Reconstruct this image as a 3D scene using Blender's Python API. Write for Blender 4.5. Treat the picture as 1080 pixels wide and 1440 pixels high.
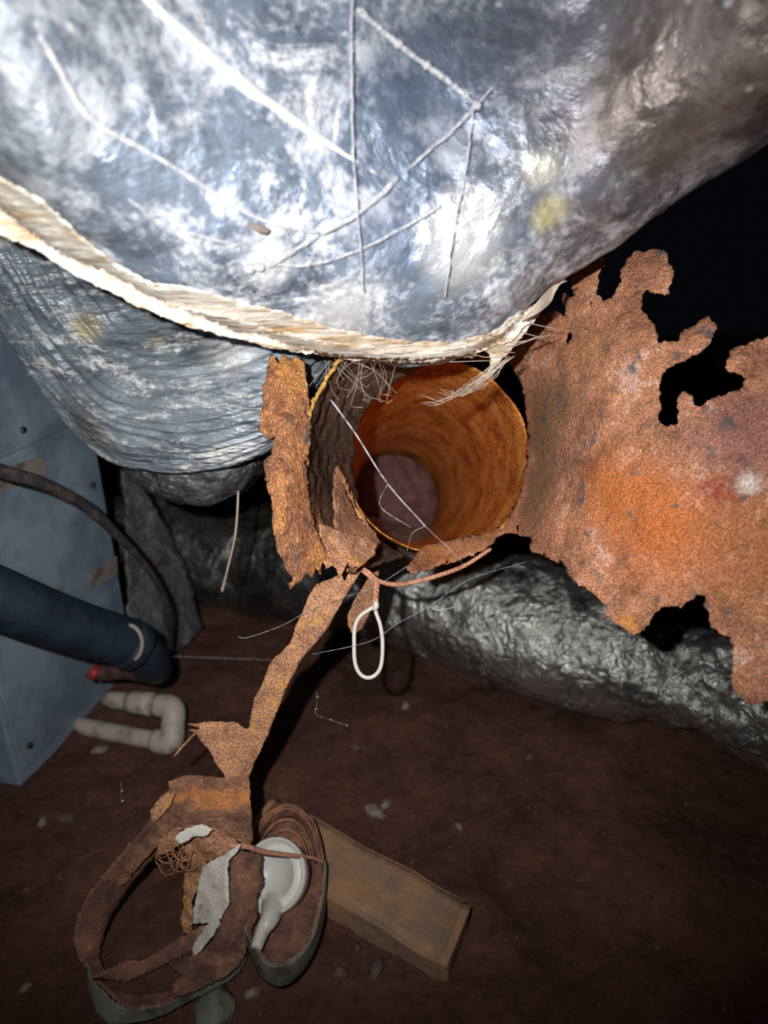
import bpy, bmesh, math, random
from mathutils import Vector, noise, Matrix
from mathutils.bvhtree import BVHTree
from mathutils.geometry import delaunay_2d_cdt
import numpy as np

for o in list(bpy.data.objects): bpy.data.objects.remove(o)
random.seed(7)
C = bpy.context.scene.collection
SC = bpy.context.scene

# ------------------------------------------------------------------ camera, world, flash
FPX = 1000.0; CAM_H = 0.80; PITCH = math.radians(24)
cam_d = bpy.data.cameras.new('camera'); cam = bpy.data.objects.new('camera', cam_d); C.objects.link(cam)
cam_d.sensor_fit = 'VERTICAL'; cam_d.sensor_height = 36; cam_d.lens = 36 * FPX / 1440
cam.location = (0, 0, CAM_H); cam.rotation_euler = (math.pi/2 - PITCH, 0, 0)
cam_d.clip_start = 0.02
cam_d.dof.use_dof = True; cam_d.dof.focus_distance = 0.74; cam_d.dof.aperture_fstop = 3.0
SC.camera = cam
SC.view_settings.view_transform = 'Standard'; SC.view_settings.look = 'None'
SC.view_settings.exposure = 0.0; SC.view_settings.gamma = 1.0
W = bpy.data.worlds.new('world'); SC.world = W; W.use_nodes = True
W.node_tree.nodes['Background'].inputs[0].default_value = (0.35, 0.45, 0.7, 1)
W.node_tree.nodes['Background'].inputs[1].default_value = 0.004

R_ = Vector((1, 0, 0)); F_ = Vector((0, math.cos(PITCH), -math.sin(PITCH))); U_ = Vector((0, math.sin(PITCH), math.cos(PITCH)))
CO = Vector((0, 0, CAM_H))
def P(px, py, d):
    return CO + (F_ + R_*((px-540)/FPX) - U_*((py-720)/FPX)) * d
def G(px, py, z=0.0):
    v = F_ + R_*((px-540)/FPX) - U_*((py-720)/FPX)
    return CO + v * ((z - CAM_H)/v.z)

ld = bpy.data.lights.new('phone_flash', 'SPOT'); lo = bpy.data.objects.new('phone_flash', ld); C.objects.link(lo)
lo.location = CO + R_*(-0.068) + U_*0.042
ld.energy = 28; ld.shadow_soft_size = 0.006; ld.spot_size = math.radians(105); ld.spot_blend = 1.0
ld.color = (1.0, 0.97, 0.95)
tgt = P(455, 600, 1.0)
lo.rotation_euler = (tgt - lo.location).to_track_quat('-Z', 'Y').to_euler()

# ------------------------------------------------------------------ materials
def ramp(nt, fac, stops, interp='LINEAR'):
    r = nt.nodes.new('ShaderNodeValToRGB'); r.color_ramp.interpolation = interp
    while len(r.color_ramp.elements) < len(stops): r.color_ramp.elements.new(0.5)
    for e, (p, c) in zip(r.color_ramp.elements, stops):
        e.position = p; e.color = (c if isinstance(c, tuple) else (c, c, c)) + (1,)
    nt.links.new(fac, r.inputs[0]); return r.outputs[0]
def nz(nt, vec, scale, detail=5, rough=0.6, dist=0.0):
    n = nt.nodes.new('ShaderNodeTexNoise'); n.inputs['Scale'].default_value = scale
    n.inputs['Detail'].default_value = detail; n.inputs['Roughness'].default_value = rough
    n.inputs['Distortion'].default_value = dist
    nt.links.new(vec, n.inputs['Vector']); return n.outputs['Fac']
def mixc(nt, fac, a, b, mode='MIX'):
    m = nt.nodes.new('ShaderNodeMix'); m.data_type = 'RGBA'; m.blend_type = mode
    for s, v in ((m.inputs[0], fac), (m.inputs[6], a), (m.inputs[7], b)):
        if isinstance(v, (int, float)): s.default_value = v
        elif isinstance(v, tuple): s.default_value = v + (1,)
        else: nt.links.new(v, s)
    return m.outputs[2]
def math_(nt, op, a, b=0.0):
    m = nt.nodes.new('ShaderNodeMath'); m.operation = op
    for s, v in ((m.inputs[0], a), (m.inputs[1], b)):
        if isinstance(v, (int, float)): s.default_value = v
        else: nt.links.new(v, s)
    return m.outputs[0]
def base(name):
    m = bpy.data.materials.new(name); m.use_nodes = True; nt = m.node_tree
    b = nt.nodes['Principled BSDF']
    tc = nt.nodes.new('ShaderNodeTexCoord')
    return m, nt, b, tc.outputs['Object']
def mapping(nt, vec, scale=(1, 1, 1), rot=(0, 0, 0)):
    mp = nt.nodes.new('ShaderNodeMapping'); mp.inputs['Scale'].default_value = scale; mp.inputs['Rotation'].default_value = rot
    nt.links.new(vec, mp.inputs['Vector']); return mp.outputs[0]
def bump(nt, b, h, strength, dist=0.01, prev=None):
    n = nt.nodes.new('ShaderNodeBump'); n.inputs['Strength'].default_value = strength; n.inputs['Distance'].default_value = dist
    nt.links.new(h, n.inputs['Height'])
    if prev is not None: nt.links.new(prev, n.inputs['Normal'])
    nt.links.new(n.outputs[0], b.inputs['Normal']); return n.outputs[0]
def setc(nt, b, key, v):
    if isinstance(v, (int, float)): b.inputs[key].default_value = v
    elif isinstance(v, tuple): b.inputs[key].default_value = v + (1,)
    else: nt.links.new(v, b.inputs[key])

def rust(name, stops, fine=260, white=0.0, grey=0.0, rough=0.85, bstr=0.6, seed=0.0, spec=0.25, stretch=(1, 1, 1), zones=(), spk=0.85):
    m, nt, b, v0 = base(name); v = v0
    v = mapping(nt, v, stretch); mp = nt.nodes[-1]; mp.inputs['Location'].default_value = (seed, seed*2, seed)
    big = nz(nt, v, 22, 5, 0.62, 0.3); mid = nz(nt, v, 95, 4, 0.65); fn = nz(nt, v, fine*1.6, 3, 0.7)
    s = math_(nt, 'ADD', math_(nt, 'MULTIPLY', big, 0.5), math_(nt, 'ADD', math_(nt, 'MULTIPLY', mid, 0.25), math_(nt, 'MULTIPLY', fn, 0.25)))
    col = ramp(nt, s, [(0.5+(p-0.51)*0.62, c) for p, c in stops])
    for p, r, wc, am in zones:
        gm = nt.nodes.new('ShaderNodeVectorMath'); gm.operation = 'DISTANCE'; nt.links.new(v0, gm.inputs[0]); gm.inputs[1].default_value = p
        q = math_(nt, 'ADD', gm.outputs['Value'], math_(nt, 'MULTIPLY', math_(nt, 'ADD', nz(nt, v0, 30, 5, 0.7), math_(nt, 'MULTIPLY', nz(nt, v0, 190, 4, 0.8), 2.2)), r*0.55))
        col = mixc(nt, ramp(nt, math_(nt, 'DIVIDE', q, r*2), [(0.56, am), (0.92, 0.0)]), col, wc)
    sp = ramp(nt, nz(nt, v, fine*2.4, 2, 0.6), [(0.32, 0.35), (0.5, 0.95), (0.66, 1.7)])
    col = mixc(nt, spk, col, sp, 'MULTIPLY')
    if grey > 0:
        g = ramp(nt, nz(nt, v, 48, 4, 0.6), [(0.62-grey*0.1, 0.0), (0.70, 0.9)])
        col = mixc(nt, g, col, (0.13, 0.125, 0.13))
    if white > 0:
        g = ramp(nt, math_(nt, 'MULTIPLY', nz(nt, mapping(nt, v, (1, 1, 1), (0.3, 0.2, 0.5)), 70, 5, 0.75), 1.0), [(0.70-white*0.1, 0.0), (0.74-white*0.06, 0.85)])
        col = mixc(nt, g, col, (0.62, 0.52, 0.50))
    setc(nt, b, 'Base Color', col); setc(nt, b, 'Roughness', rough); setc(nt, b, 'Specular IOR Level', spec)
    vo = nt.nodes.new('ShaderNodeTexVoronoi'); vo.inputs['Scale'].default_value = fine*1.2; nt.links.new(v, vo.inputs['Vector'])
    h = math_(nt, 'ADD', math_(nt, 'MULTIPLY', vo.outputs['Distance'], 0.5), math_(nt, 'ADD', fn, mid))
    bump(nt, b, h, bstr, 0.004)
    return m
OR, BR, PK, DK = (0.62, 0.20, 0.045), (0.27, 0.115, 0.06), (0.52, 0.25, 0.17), (0.10, 0.055, 0.045)
M = {}
R_LOC = P(615, 780, .9)
def rl(x, y, d): return P(x, y, d)-R_LOC
M['sheet'] = rust('rust_sheet', [(0.36, (0.26, 0.115, 0.07)), (0.45, (0.44, 0.20, 0.11)), (0.52, (0.56, 0.265, 0.17)), (0.58, (0.66, 0.27, 0.12)), (0.66, (0.78, 0.48, 0.38))], white=0.6, grey=0.35, zones=[(rl(620, 785, .84), .05, (0.62, 0.24, 0.08), .85), (rl(680, 765, .85), .04, (0.50, 0.22, 0.09), .8),
    (rl(765, 600, .80), 0.0945, (0.26, 0.16, 0.085), .8), (rl(745, 700, .8), 0.0540, (0.27, 0.17, 0.09), .7), (rl(860, 690, .68), 0.0607, (0.66, 0.20, 0.045), .85), (rl(930, 740, .63), 0.0743, (0.66, 0.19, 0.045), .85),
    (rl(845, 490, .75), 0.0473, (0.46, 0.22, 0.09), .6), (rl(1045, 620, .62), 0.0675, (0.30, 0.14, 0.13), .75), (rl(1050, 780, .60), 0.0675, (0.55, 0.20, 0.07), .7), (rl(880, 878, .64), 0.0162, (0.72, 0.30, 0.08), .9), (rl(1010, 690, .61), 0.0189, (0.36, 0.06, 0.03), .8), (rl(915, 655, .67), 0.0162, (0.17, 0.15, 0.14), .7), (rl(1055, 682, .60), 0.0149, (0.85, 0.78, 0.72), .95)])
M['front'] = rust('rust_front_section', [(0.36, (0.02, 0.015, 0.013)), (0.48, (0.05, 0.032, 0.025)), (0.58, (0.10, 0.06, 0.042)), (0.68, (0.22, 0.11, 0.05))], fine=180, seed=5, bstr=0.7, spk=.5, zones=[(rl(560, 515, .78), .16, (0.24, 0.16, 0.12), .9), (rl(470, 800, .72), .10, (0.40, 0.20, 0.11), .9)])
M['inner'] = rust('rust_inside', [(0.36, (0.34, 0.10, 0.02)), (0.46, (0.60, 0.19, 0.035)), (0.54, (0.80, 0.29, 0.05)), (0.66, (0.88, 0.42, 0.14))], fine=150, bstr=0.3, rough=0.55)
M['flap'] = rust('rust_flap', [(0.36, (0.20, 0.10, 0.06)), (0.45, (0.42, 0.18, 0.09)), (0.53, (0.60, 0.27, 0.12)), (0.60, (0.74, 0.33, 0.07)), (0.68, (0.66, 0.40, 0.26))], fine=300, white=0.0, grey=0.5, bstr=1.0, seed=3, stretch=(1, 1, .45))
M['strip'] = rust('rust_strip', [(0.36, (0.30, 0.15, 0.09)), (0.48, (0.48, 0.24, 0.14)), (0.58, (0.62, 0.32, 0.18)), (0.68, (0.72, 0.36, 0.10))], fine=250, seed=9)
M['coil'] = rust('rust_coil', [(0.36, (0.10, 0.055, 0.045)), (0.48, (0.20, 0.10, 0.075)), (0.58, (0.30, 0.15, 0.10)), (0.68, (0.46, 0.22, 0.10))], fine=320, seed=12, spk=.3, bstr=.4)
M['foot'] = rust('rust_foot', [(0.36, (0.14, 0.07, 0.05)), (0.48, (0.26, 0.13, 0.085)), (0.56, (0.36, 0.18, 0.11)), (0.64, (0.62, 0.25, 0.08))], fine=300, seed=13, stretch=(.35, 1, 1.2), spk=.4)
M['wire'] = rust('rust_wire', [(0.36, (0.40, 0.17, 0.10)), (0.5, (0.58, 0.28, 0.18)), (0.66, (0.70, 0.38, 0.24))], fine=300, seed=2, bstr=0.3)

def foil(name, dark, mid, dust, dust_pos=0.5, sc=9, wr=(1, 1, 1), rot=(0, 0, 0), metal=0.75, rough=0.33, b1=0.5, warm=None, yellow=None, seed=0.0, stains_glints=(), cr=30, soft=0.055, dots=False, ridge=0.0):
    m, nt, b, v0 = base(name)
    v = mapping(nt, v0, wr, rot); nt.nodes[-1].inputs['Location'].default_value = (seed, seed, seed*0.7)
    a = nz(nt, v, sc, 7, 0.68, 0.8); c = nz(nt, v, sc*7, 5, 0.7, 0.4)
    f = math_(nt, 'ADD', math_(nt, 'MULTIPLY', a, 0.65), math_(nt, 'MULTIPLY', c, 0.35))
    col = ramp(nt, f, [(0.36, dark), (0.50, mid), (0.62, tuple(x*1.25 for x in mid))])
    dm = ramp(nt, math_(nt, 'ADD', math_(nt, 'MULTIPLY', nz(nt, v, sc*1.3, 8, 0.72, 1.2), 0.7), math_(nt, 'MULTIPLY', nz(nt, v0, sc*16, 4, 0.7), 0.3)), [(dust_pos-0.035, 0.0), (dust_pos+soft, 1.0)])
    col = mixc(nt, dm, col, dust)
    if warm:
        wm = ramp(nt, nz(nt, v0, 5, 4, 0.6), [(0.50, 0.0), (0.62, 0.8)])
        col = mixc(nt, wm, col, warm)
    if dots:
        dv = nt.nodes.new('ShaderNodeTexVoronoi'); dv.inputs['Scale'].default_value = 70; nt.links.new(v0, dv.inputs['Vector'])
        dmk = math_(nt, 'MULTIPLY', ramp(nt, dv.outputs['Distance'], [(0.10, 1.0), (0.24, 0.0)]), ramp(nt, nz(nt, v0, 30, 2, 0.5), [(0.5, 0.0), (0.6, 0.8)]))
    for p, r, wc in stains_glints:      # placed patches: dirt, local tone, and highlights painted pale into the jacket
        gm = nt.nodes.new('ShaderNodeVectorMath'); gm.operation = 'DISTANCE'; nt.links.new(v0, gm.inputs[0]); gm.inputs[1].default_value = p
        q = math_(nt, 'ADD', gm.outputs['Value'], math_(nt, 'MULTIPLY', nz(nt, v0, 14, 6, 0.7), r*1.1))
        wm = ramp(nt, math_(nt, 'DIVIDE', q, r*2), [(0.50, 0.88), (0.95, 0.0)])
        col = mixc(nt, wm, col, wc); dm = math_(nt, 'MULTIPLY', dm, math_(nt, 'SUBTRACT', 1.0, math_(nt, 'MULTIPLY', wm, 0.6)))
    if dots: col = mixc(nt, dmk, col, (0.66, 0.66, 0.68))
    if yellow:
        ym = ramp(nt, nz(nt, v0, 13, 3, 0.5), [(0.68, 0.0), (0.72, 0.8)])
        col = mixc(nt, ym, col, yellow)
    setc(nt, b, 'Base Color', col)
    mt = math_(nt, 'MULTIPLY', math_(nt, 'SUBTRACT', 1.0, dm), metal); setc(nt, b, 'Metallic', mt)
    rg = math_(nt, 'ADD', math_(nt, 'MULTIPLY', dm, 0.45), math_(nt, 'ADD', rough-0.1, math_(nt, 'MULTIPLY', c, 0.2))); setc(nt, b, 'Roughness', rg)
    vo = nt.nodes.new('ShaderNodeTexVoronoi'); vo.inputs['Scale'].default_value = cr; vo.feature = 'F1'
    wv = nt.nodes.new('ShaderNodeVectorMath'); wv.operation = 'ADD'
    nn = nt.nodes.new('ShaderNodeTexNoise'); nn.inputs['Scale'].default_value = sc*2; nt.links.new(v, nn.inputs['Vector'])
    sv = nt.nodes.new('ShaderNodeVectorMath'); sv.operation = 'SCALE'; sv.inputs['Scale'].default_value = 0.08; nt.links.new(nn.outputs['Color'], sv.inputs[0])
    nt.links.new(v, wv.inputs[0]); nt.links.new(sv.outputs[0], wv.inputs[1]); nt.links.new(wv.outputs[0], vo.inputs['Vector'])
    h = math_(nt, 'ADD', math_(nt, 'MULTIPLY', vo.outputs['Distance'], 0.6), math_(nt, 'ADD', math_(nt, 'MULTIPLY', c, 0.35), a))
    if ridge > 0:
        for sc_, am in ((7, 1.6), (19, .8), (45, .35)):
            h = math_(nt, 'SUBTRACT', h, math_(nt, 'MULTIPLY', math_(nt, 'ABSOLUTE', math_(nt, 'SUBTRACT', nz(nt, v0, sc_, 1, 0.4, 0.8), 0.5)), am*ridge*3))
    bump(nt, b, h, b1, 0.02)
    return m
T_LOC = Vector((0.02, 0.60, 1.55))
M['foil_top'] = foil('dusty_foil', (0.10, 0.14, 0.20), (0.27, 0.34, 0.44), (0.78, 0.80, 0.86), 0.505, sc=10, b1=0.3, metal=0.4, soft=0.085, dots=True, stains_glints=[(P(1000, 110, .48)-T_LOC, 0.15, (0.15, 0.105, 0.085)), (P(680, 30, .5)-T_LOC, 0.075, (0.11, 0.13, 0.18)), (P(550, 340, .57)-T_LOC, 0.035, (0.15, 0.20, 0.30)), (P(590, 150, .5)-T_LOC, 0.07, (0.13, 0.18, 0.27)), (P(20, 80, .45)-T_LOC, 0.10, (0.10, 0.12, 0.14)), (P(775, 305, .57)-T_LOC, 0.017, (0.80, 0.72, 0.36)), (P(765, 240, .55)-T_LOC, 0.016, (0.74, 0.72, 0.62)), (P(650, 345, .58)-T_LOC, 0.035, (0.85, 0.85, 0.86)), (P(480, 430, .60)-T_LOC, 0.028, (0.95, 0.95, 0.97)), (P(380, 378, .54)-T_LOC, 0.02, (0.90, 0.90, 0.92))])  # larger white spots are flash highlights painted into the foil colour
M['foil_left'] = foil('wrinkled_foil', (0.12, 0.15, 0.18), (0.36, 0.42, 0.48), (0.88, 0.87, 0.85), 0.54, sc=8, wr=(0.8, 1, 3.6), rot=(0, -0.55, 0), b1=0.5, seed=2, metal=0.4, soft=0.07, stains_glints=[(P(125, 468, .81)-P(150, 250, 1.05), 0.019, (0.60, 0.50, 0.27)), (P(225, 488, .80)-P(150, 250, 1.05), 0.012, (0.62, 0.52, 0.32)), (P(335, 490, .76)-P(150, 250, 1.05), 0.035, (0.92, 0.92, 0.93)), (P(150, 590, .85)-P(150, 250, 1.05), 0.05, (0.26, 0.26, 0.25))])  # the white spot is a highlight painted into the colour
M['foil_low'] = foil('dull_foil', (0.06, 0.06, 0.065), (0.16, 0.165, 0.17), (0.36, 0.35, 0.34), 0.58, sc=14, b1=0.6, seed=4, rough=0.4, metal=0.4)
FD = Vector((0.2, 1.2, 0.0))
M['foil_floor'] = foil('crumpled_foil', (0.09, 0.09, 0.085), (0.52, 0.52, 0.49), (0.62, 0.60, 0.54), 0.58, sc=6, b1=0.75, seed=6, rough=0.34, cr=10, metal=0.85, soft=0.06, ridge=0.35, stains_glints=[(P(420, 800, 1.45)-FD, .22, (0.05, 0.05, 0.05)), (P(640, 800, 1.30)-FD, .07, (0.17, 0.15, 0.11)), (P(620, 900, 1.22)-FD, .05, (0.30, 0.28, 0.25))])
M['foil_scrap'] = foil('dirty_foil', (0.06, 0.06, 0.065), (0.14, 0.14, 0.15), (0.34, 0.33, 0.31), 0.56, sc=18, b1=0.5, seed=8, metal=0.3, rough=0.5)

def plain(name, col, rough=0.6, metal=0.0, col2=None, sc=30, bs=0.2, lo=0.42, hi=0.6, bd=0.004, stretch=(1, 1, 1), spec=0.4):
    m, nt, b, v = base(name)
    v = mapping(nt, v, stretch)
    f = nz(nt, v, sc, 6, 0.65)
    c = ramp(nt, f, [(lo, col), (hi, col2 or tuple(x*0.75 for x in col))])
    setc(nt, b, 'Base Color', c); setc(nt, b, 'Roughness', rough); setc(nt, b, 'Metallic', metal); setc(nt, b, 'Specular IOR Level', spec)
    bump(nt, b, nz(nt, v, sc*4, 4, 0.6), bs, bd)
    return m
M['paper'] = plain('torn_kraft_facing', (0.84, 0.78, 0.68), 0.8, 0, (0.50, 0.34, 0.18), sc=14, lo=0.50, hi=0.64, bs=0.8, stretch=(.7, 1, 5))
M['fibre'] = plain('fibre', (0.66, 0.55, 0.45), 0.8)
M['wool'] = plain('yellow_wool', (0.74, 0.68, 0.46), 0.9, 0, (0.55, 0.54, 0.50), sc=60, bs=0.6, lo=0.48)
M['web'] = plain('dusty_web', (0.62, 0.63, 0.68), 0.8)
def webmat():
    m, nt, b, v = base('dusty_web'); setc(nt, b, 'Base Color', (0.70, 0.71, 0.76)); setc(nt, b, 'Roughness', 0.9)
    setc(nt, b, 'Alpha', ramp(nt, nz(nt, v, 160, 4, 0.7), [(0.40, 0.10), (0.60, 0.85)])); return m
M['web'] = webmat()
M['unit'] = plain('painted_steel', (0.27, 0.36, 0.44), 0.45, 0, (0.15, 0.205, 0.27), sc=8, lo=0.42, hi=0.60, bs=0.05)  # blue-grey paint; the bluish flash haze is also put into this tint
M['tag'] = plain('old_label', (0.27, 0.235, 0.215), 0.8, 0, (0.15, 0.10, 0.085), sc=40, lo=0.5)
M['rubber'] = plain('black_foam', (0.018, 0.035, 0.050), 0.6, 0, (0.012, 0.02, 0.03), sc=30)
M['cable'] = plain('cable_jacket', (0.035, 0.033, 0.038), 0.45, 0, (0.09, 0.065, 0.06), sc=50, lo=0.5)
M['tape'] = plain('tape', (0.30, 0.28, 0.25), 0.6)
M['copper'] = plain('dull_copper', (0.14, 0.075, 0.055), 0.5, 0.3, (0.05, 0.04, 0.04), sc=40)
M['red'] = plain('red_plastic', (0.30, 0.03, 0.03), 0.5)
M['pvc'] = plain('dirty_pvc', (0.50, 0.45, 0.38), 0.5, 0, (0.22, 0.16, 0.13), sc=26, lo=0.50, hi=0.66, bs=0.1)
M['white'] = plain('white_plastic', (0.72, 0.71, 0.67), 0.35, 0, (0.50, 0.44, 0.38), sc=25, lo=0.55, hi=0.72, bs=0.05)
M['loop'] = plain('white_wire_coating', (0.70, 0.66, 0.58), 0.45, 0, (0.62, 0.48, 0.30), sc=40, lo=0.6, hi=0.7, bs=0.05)
M['scrap'] = plain('dirty_white_board', (0.78, 0.74, 0.66), 0.85, 0, (0.35, 0.25, 0.20), sc=45, lo=0.55, hi=0.68, bs=0.4)
M['galv'] = plain('dull_zinc', (0.22, 0.235, 0.20), 0.5, 0.2, (0.12, 0.10, 0.075), sc=30, lo=0.48)
M['brick'] = plain('concrete_brick', (0.42, 0.235, 0.12), 0.9, 0, (0.27, 0.18, 0.13), sc=16, lo=0.42, hi=0.60, bs=0.7)
M['stone'] = plain('pale_stone', (0.30, 0.24, 0.20), 0.9, 0, (0.17, 0.12, 0.10), sc=60, bs=0.6)
M['chip'] = plain('dull_clod', (0.16, 0.10, 0.08), 0.95, 0, (0.09, 0.05, 0.045), sc=60, bs=0.6)
def dirt():
    m, nt, b, v = base('red_dirt')
    f = math_(nt, 'ADD', math_(nt, 'MULTIPLY', nz(nt, v, 5, 8, 0.65, 0.4), 0.6), math_(nt, 'MULTIPLY', nz(nt, v, 60, 5, 0.7), 0.4))
    c = ramp(nt, f, [(0.36, (0.055, 0.028, 0.022)), (0.48, (0.115, 0.052, 0.038)), (0.58, (0.165, 0.075, 0.050)), (0.68, (0.22, 0.125, 0.085))])
    pm = ramp(nt, nz(nt, v, 42, 3, 0.6), [(0.70, 0.0), (0.74, 0.6)])
    c = mixc(nt, pm, c, (0.30, 0.23, 0.19))
    setc(nt, b, 'Base Color', c); setc(nt, b, 'Roughness', 0.95); setc(nt, b, 'Specular IOR Level', 0.15)
    bump(nt, b, math_(nt, 'ADD', nz(nt, v, 40, 8, 0.7), nz(nt, v, 9, 4, 0.6)), 0.6, 0.02)
    return m
M['dirt'] = dirt()
M['wood'] = plain('old_lumber', (0.20, 0.13, 0.08), 0.85, 0, (0.12, 0.08, 0.05), sc=10, stretch=(1, 8, 8))

# ------------------------------------------------------------------ object helpers
def root(name, loc, label, cat, group=None):
    o = bpy.data.objects.new(name, None); C.objects.link(o); o.location = loc; o.empty_display_size = 0.02
    o['label'] = label; o['category'] = cat
    if group: o['group'] = group
    return o
def link(name, vs, fs, mat, parent=None, smooth=True, label=None, kind=None, origin=None, mods=()):
    off = Vector((0, 0, 0)); q = parent
    while q is not None: off += q.location; q = q.parent
    loc = Vector((0, 0, 0))
    if parent is None:
        if origin is None:
            n = len(vs); loc = sum((Vector(v) for v in vs), Vector())/n; loc.z = min(v[2] for v in vs)
        else: loc = Vector(origin)
        off = loc
    me = bpy.data.meshes.new(name); me.from_pydata([tuple(Vector(v)-off) for v in vs], [], fs); me.update()
    bm = bmesh.new(); bm.from_mesh(me); bmesh.ops.recalc_face_normals(bm, faces=bm.faces); bm.to_mesh(me); bm.free()
    if smooth:
        for p in me.polygons: p.use_smooth = True
    me.materials.append(mat if not isinstance(mat, str) else M[mat])
    o = bpy.data.objects.new(name, me); C.objects.link(o); o.location = loc
    if parent is not None: o.parent = parent
    if label: o['label'] = label
    if kind: o['kind'] = kind
    for mod in mods:
        if mod[0] == 'solid':
            s = o.modifiers.new('s', 'SOLIDIFY'); s.thickness = mod[1]; s.offset = 0
        if mod[0] == 'bevel':
            s = o.modifiers.new('b', 'BEVEL'); s.width = mod[1]; s.segments = 2; s.limit_method = 'ANGLE'
        if mod[0] == 'sub':
            s = o.modifiers.new('u', 'SUBSURF'); s.levels = mod[1]; s.render_levels = mod[1]
    return o
def tag(o, label, cat, group=None):
    o['label'] = label; o['category'] = cat
    if group: o['group'] = group
    return o
def catmull(pts, n):
    pts = [Vector(p) for p in pts]; m = len(pts); out = []
    for i in range(n):
        t = i/(n-1)*(m-1); k = min(int(t), m-2); f = t-k
        p1, p2 = pts[k], pts[k+1]
        p0 = pts[k-1] if k > 0 else p1*2-p2; p3 = pts[k+2] if k+2 < m else p2*2-p1
        out.append(0.5*((2*p1)+(p2-p0)*f+(2*p0-5*p1+4*p2-p3)*f*f+(3*p1-p0-3*p2+p3)*f**3))
    return out
def fbm(p, s, o=4, h=0.9): return noise.fractal(Vector(p)*s, h, 2.0, o)
def grid_faces(nu, nv, closeu=False, closev=False):
    fs = []
    for j in range(nv if closev else nv-1):
        for i in range(nu if closeu else nu-1):
            a = j*nu+i; b = j*nu+(i+1) % nu; c = ((j+1) % nv)*nu+(i+1) % nu; d = ((j+1) % nv)*nu+i
            fs.append((a, b, c, d))
    return fs
def loft(rows, nu, nv, disp=None, closev=False):
    rr = [catmull(r, nu) for r in rows]
    if closev: rr = rr + [rr[0]]
    cols = [catmull([r[i] for r in rr], nv + (1 if closev else 0)) for i in range(nu)]
    vs = [cols[i][j] for j in range(nv) for i in range(nu)]
    fs = grid_faces(nu, nv, False, closev)
    if disp:
        ns = []
        for j in range(nv):
            for i in range(nu):
                a = vs[j*nu+min(i+1, nu-1)]-vs[j*nu+max(i-1, 0)]
                b = vs[min(j+1, nv-1)*nu+i]-vs[max(j-1, 0)*nu+i]
                n = a.cross(b); n = n.normalized() if n.length > 1e-9 else Vector((0, 0, 1)); ns.append(n)
        vs = [v+n*disp(v, k % nu/(nu-1), (k//nu)/(nv-1)) for k, (v, n) in enumerate(zip(vs, ns))]
    return vs, fs
def tube_geo(pts, rad, seg=10, n=None, base_vs=None, caps=True):
    pts = [Vector(p) for p in pts]
    if n: 
        rads = rad if isinstance(rad, (list, tuple)) else [rad]*len(pts)
        rr = catmull([(r, 0, 0) for r in rads], n); pts = catmull(pts, n); rads = [r.x for r in rr]
    else: rads = rad if isinstance(rad, (list, tuple)) else [rad]*len(pts)
    vs, fs = [], []; up = Vector((0.13, 0.2, 1)).normalized()
    t0 = (pts[1]-pts[0]).normalized()
    if abs(t0.dot(up)) > 0.9: up = Vector((1, 0.1, 0))
    s = t0.cross(up).normalized()
    for i, p in enumerate(pts):
        t = (pts[min(i+1, len(pts)-1)]-pts[max(i-1, 0)]).normalized()
        s = (s - t*s.dot(t)).normalized(); q = t.cross(s)
        for k in range(seg):
            a = 2*math.pi*k/seg; vs.append(p+(s*math.cos(a)+q*math.sin(a))*rads[i])
    fs = grid_faces(seg, len(pts), True)
    if caps:
        fs.append(tuple(range(seg))[::-1]); fs.append(tuple(range(len(vs)-seg, len(vs))))
    return vs, fs
def merge(*geos):
    V, Fc = [], []
    for vs, fs in geos:
        k = len(V); V += list(vs); Fc += [tuple(i+k for i in f) for f in fs]
    return V, Fc
def tps(ctrl):
    a = np.array(ctrl, float); x = a[:, :2]/1000; n = len(a)
    d = np.linalg.norm(x[:, None]-x[None], axis=2); K = np.where(d > 0, d*d*np.log(d+1e-12), 0)
    Pm = np.hstack([np.ones((n, 1)), x]); A = np.zeros((n+3, n+3)); A[:n, :n] = K+np.eye(n)*1e-4; A[:n, n:] = Pm; A[n:, :n] = Pm.T
    w = np.linalg.solve(A, np.concatenate([a[:, 2], np.zeros(3)]))
    def f(px, py):
        q = np.array([px, py])/1000; r = np.linalg.norm(x-q, axis=1); k = np.where(r > 0, r*r*np.log(r+1e-12), 0)
        return float(k@w[:n]+w[n]+q@w[n+1:])
    return f
def inpoly(x, y, poly):
    c = False; j = len(poly)-1
    for i in range(len(poly)):
        xi, yi = poly[i]; xj, yj = poly[j]
        if (yi > y) != (yj > y) and x < (xj-xi)*(y-yi)/(yj-yi)+xi: c = not c
        j = i
    return c
def rough_poly(poly, amp, step=3.0, seed=0.0, smooth_edges=()):
    out = []; n = len(poly)
    for i in range(n):
        a, b = Vector(poly[i]), Vector(poly[(i+1) % n]); L = (b-a).length; k = max(1, int(L/step))
        nrm = Vector((-(b-a).y, (b-a).x)).normalized() if L > 0 else Vector((0, 0))
        for j in range(k):
            p = a+(b-a)*(j/k); w = math.sin(math.pi*j/k)**0.5 if k > 1 else 0
            if i in smooth_edges: w = 0
            q = Vector((p.x, p.y, seed*50))
            d = amp*w*(noise.noise(q*0.22)*1.2+noise.noise(q*0.09)*1.4)
            out.append((p.x+nrm.x*d, p.y+nrm.y*d))
    return out
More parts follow.
